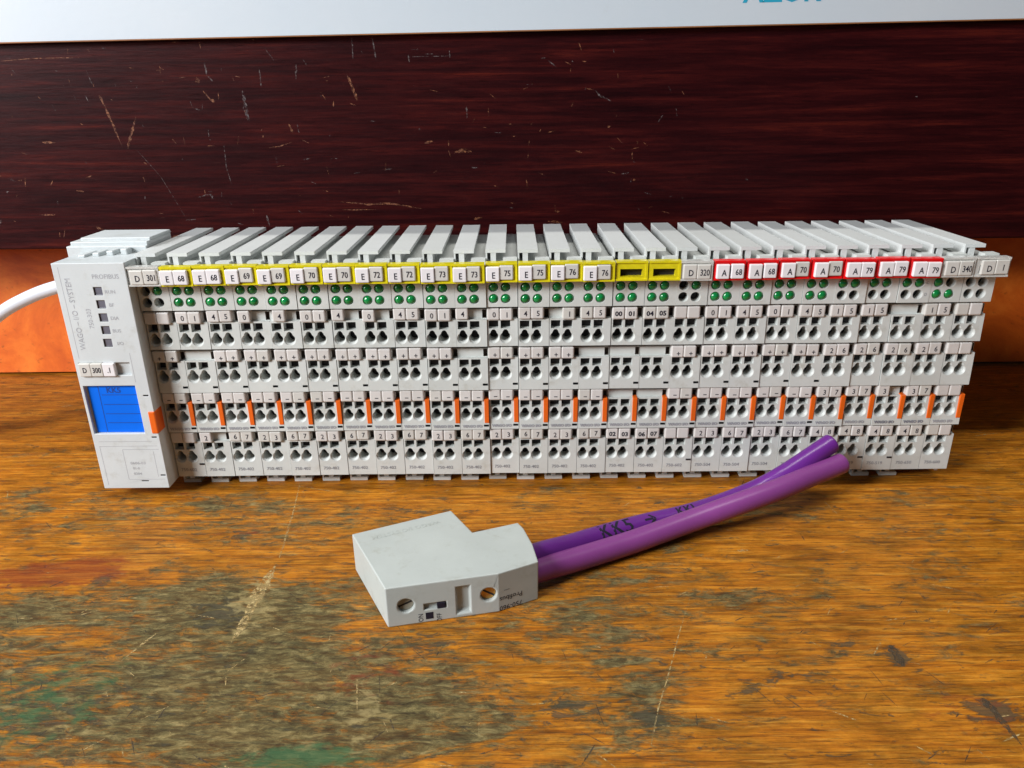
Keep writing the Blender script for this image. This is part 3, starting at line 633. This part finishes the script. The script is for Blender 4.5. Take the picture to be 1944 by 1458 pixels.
flet('ON', 799, 1173, 2.2, math.pi/2, INK); flet('OFF', 834, 1172, 2.2, math.pi/2, INK)
A2, B2 = TP[1], TP[2]; d2 = (B2-A2).normalized(); n2 = Vector((d2.y, -d2.x, 0)); f2 = math.atan2(d2.y, d2.x)
def f2let(s, u, v, size):
    d = RT*((u-972)/FPX)+UP*(-(v-729)/FPX)+FWD; t = (A2-CAM).dot(n2)/d.dot(n2); q = CAM+d*t+n2*0.06
    o = link('lettering', text_mesh(s, size, INK, 0.95), plug, q); o.rotation_euler = (Matrix.Rotation(f2, 3, 'Z') @ Matrix.Rotation(math.pi/2, 3, 'X') @ Matrix.Rotation(math.pi, 3, 'Z')).to_euler()
f2let('Profibus', 970, 1132, 2.6); f2let('750-960', 970, 1149, 2.6); f2let('\u2013\u2013', 962, 1119, 2.0)
# raised lettering on the top face, along the back edge
e = (TP[7]-TP[8]).normalized(); pm = at(772, 1006, Z=H)
o = link('raised_lettering', text_mesh('WAGO I/O SYSTEM', 3.0, PLUGM, 0.95, ext=0.02), plug, (pm.x, pm.y, H+0.05)); o.rotation_euler = (0, 0, math.atan2(e.y, e.x)+math.pi)

def cpath(lst): return [at(u, v, Z=z) for u, v, z in lst]
up_path = cpath([(985, 1064, 9.0), (1030, 1049, 8.0), (1080, 1036, 6.2), (1140, 1018, 4.6), (1220, 996, 4.1), (1300, 978, 4.1), (1370, 956, 4.6), (1441, 927, 7.5), (1490, 900, 13.0), (1540, 867, 19.0), (1577, 842, 23.0)])
lo_path = cpath([(985, 1094, 6.0), (1040, 1077, 5.4), (1100, 1060, 4.8), (1200, 1029, 4.6), (1300, 993, 6.5), (1400, 957, 10.5), (1480, 928, 13.0), (1550, 899, 14.5), (1596, 880, 16.0)])
mb, rg_up = sweep(up_path, 3.95, PUR1, 20); c1 = link('cable', mb.mesh('cable', smooth=True), plug); c1['label'] = 'glossy deep violet cable marked KK5 in black'
mb, rg_lo = sweep(lo_path, 4.15, PUR2, 20); c2 = link('cable', mb.mesh('cable', smooth=True), plug); c2['label'] = 'dull mauve violet cable in front'
# hand lettering wrapped round the upper cable
def wrap_text(s, size, u, v, ang, rg, rad, m_):
    me = text_mesh(s, size, m_, 1.0, bold=0.16 if s == '\u2192' else 0.10).copy()
    bm = bmesh.new(); bm.from_mesh(me); bmesh.ops.subdivide_edges(bm, edges=[e for e in bm.edges if e.calc_length() > 0.0009], cuts=2); bmesh.ops.triangulate(bm, faces=bm.faces); bm.to_mesh(me); bm.free()
    # nearest ring to the pixel
    best = min(range(len(rg)), key=lambda k: ((CAM+((rg[k][0]-CAM)) - at(u, v, Z=rg[k][0].z)).length))
    arc = [0.0]
    for a, b_ in zip(rg, rg[1:]): arc.append(arc[-1]+(b_[0]-a[0]).length)
    s0 = arc[best]
    for vt in me.vertices:
        x, y = vt.co.x/S, vt.co.y/S; t = s0+x
        k = max(0, min(len(rg)-2, next((j for j in range(len(arc)-1) if arc[j+1] > t), len(rg)-2)))
        f_ = (t-arc[k])/(arc[k+1]-arc[k]); p = rg[k][0].lerp(rg[k+1][0], f_); sd = rg[k][2].lerp(rg[k+1][2], f_).normalized(); u2 = rg[k][3].lerp(rg[k+1][3], f_).normalized()
        th = ang+y/rad
        # +sd points to the viewer's side (right of the direction of travel)
        q = p+(sd*math.cos(th)+u2*math.sin(th))*(rad+0.06); vt.co = q*S
    link('lettering', me, c1)
wrap_text('KK5', 8.4, 1155, 1003, 1.0, rg_up, 3.95, INK)
wrap_text('\u2192', 6.0, 1222, 984, 1.0, rg_up, 3.95, INK)
wrap_text('KKL', 5.2, 1292, 968, 1.2, rg_up, 3.95, INK)
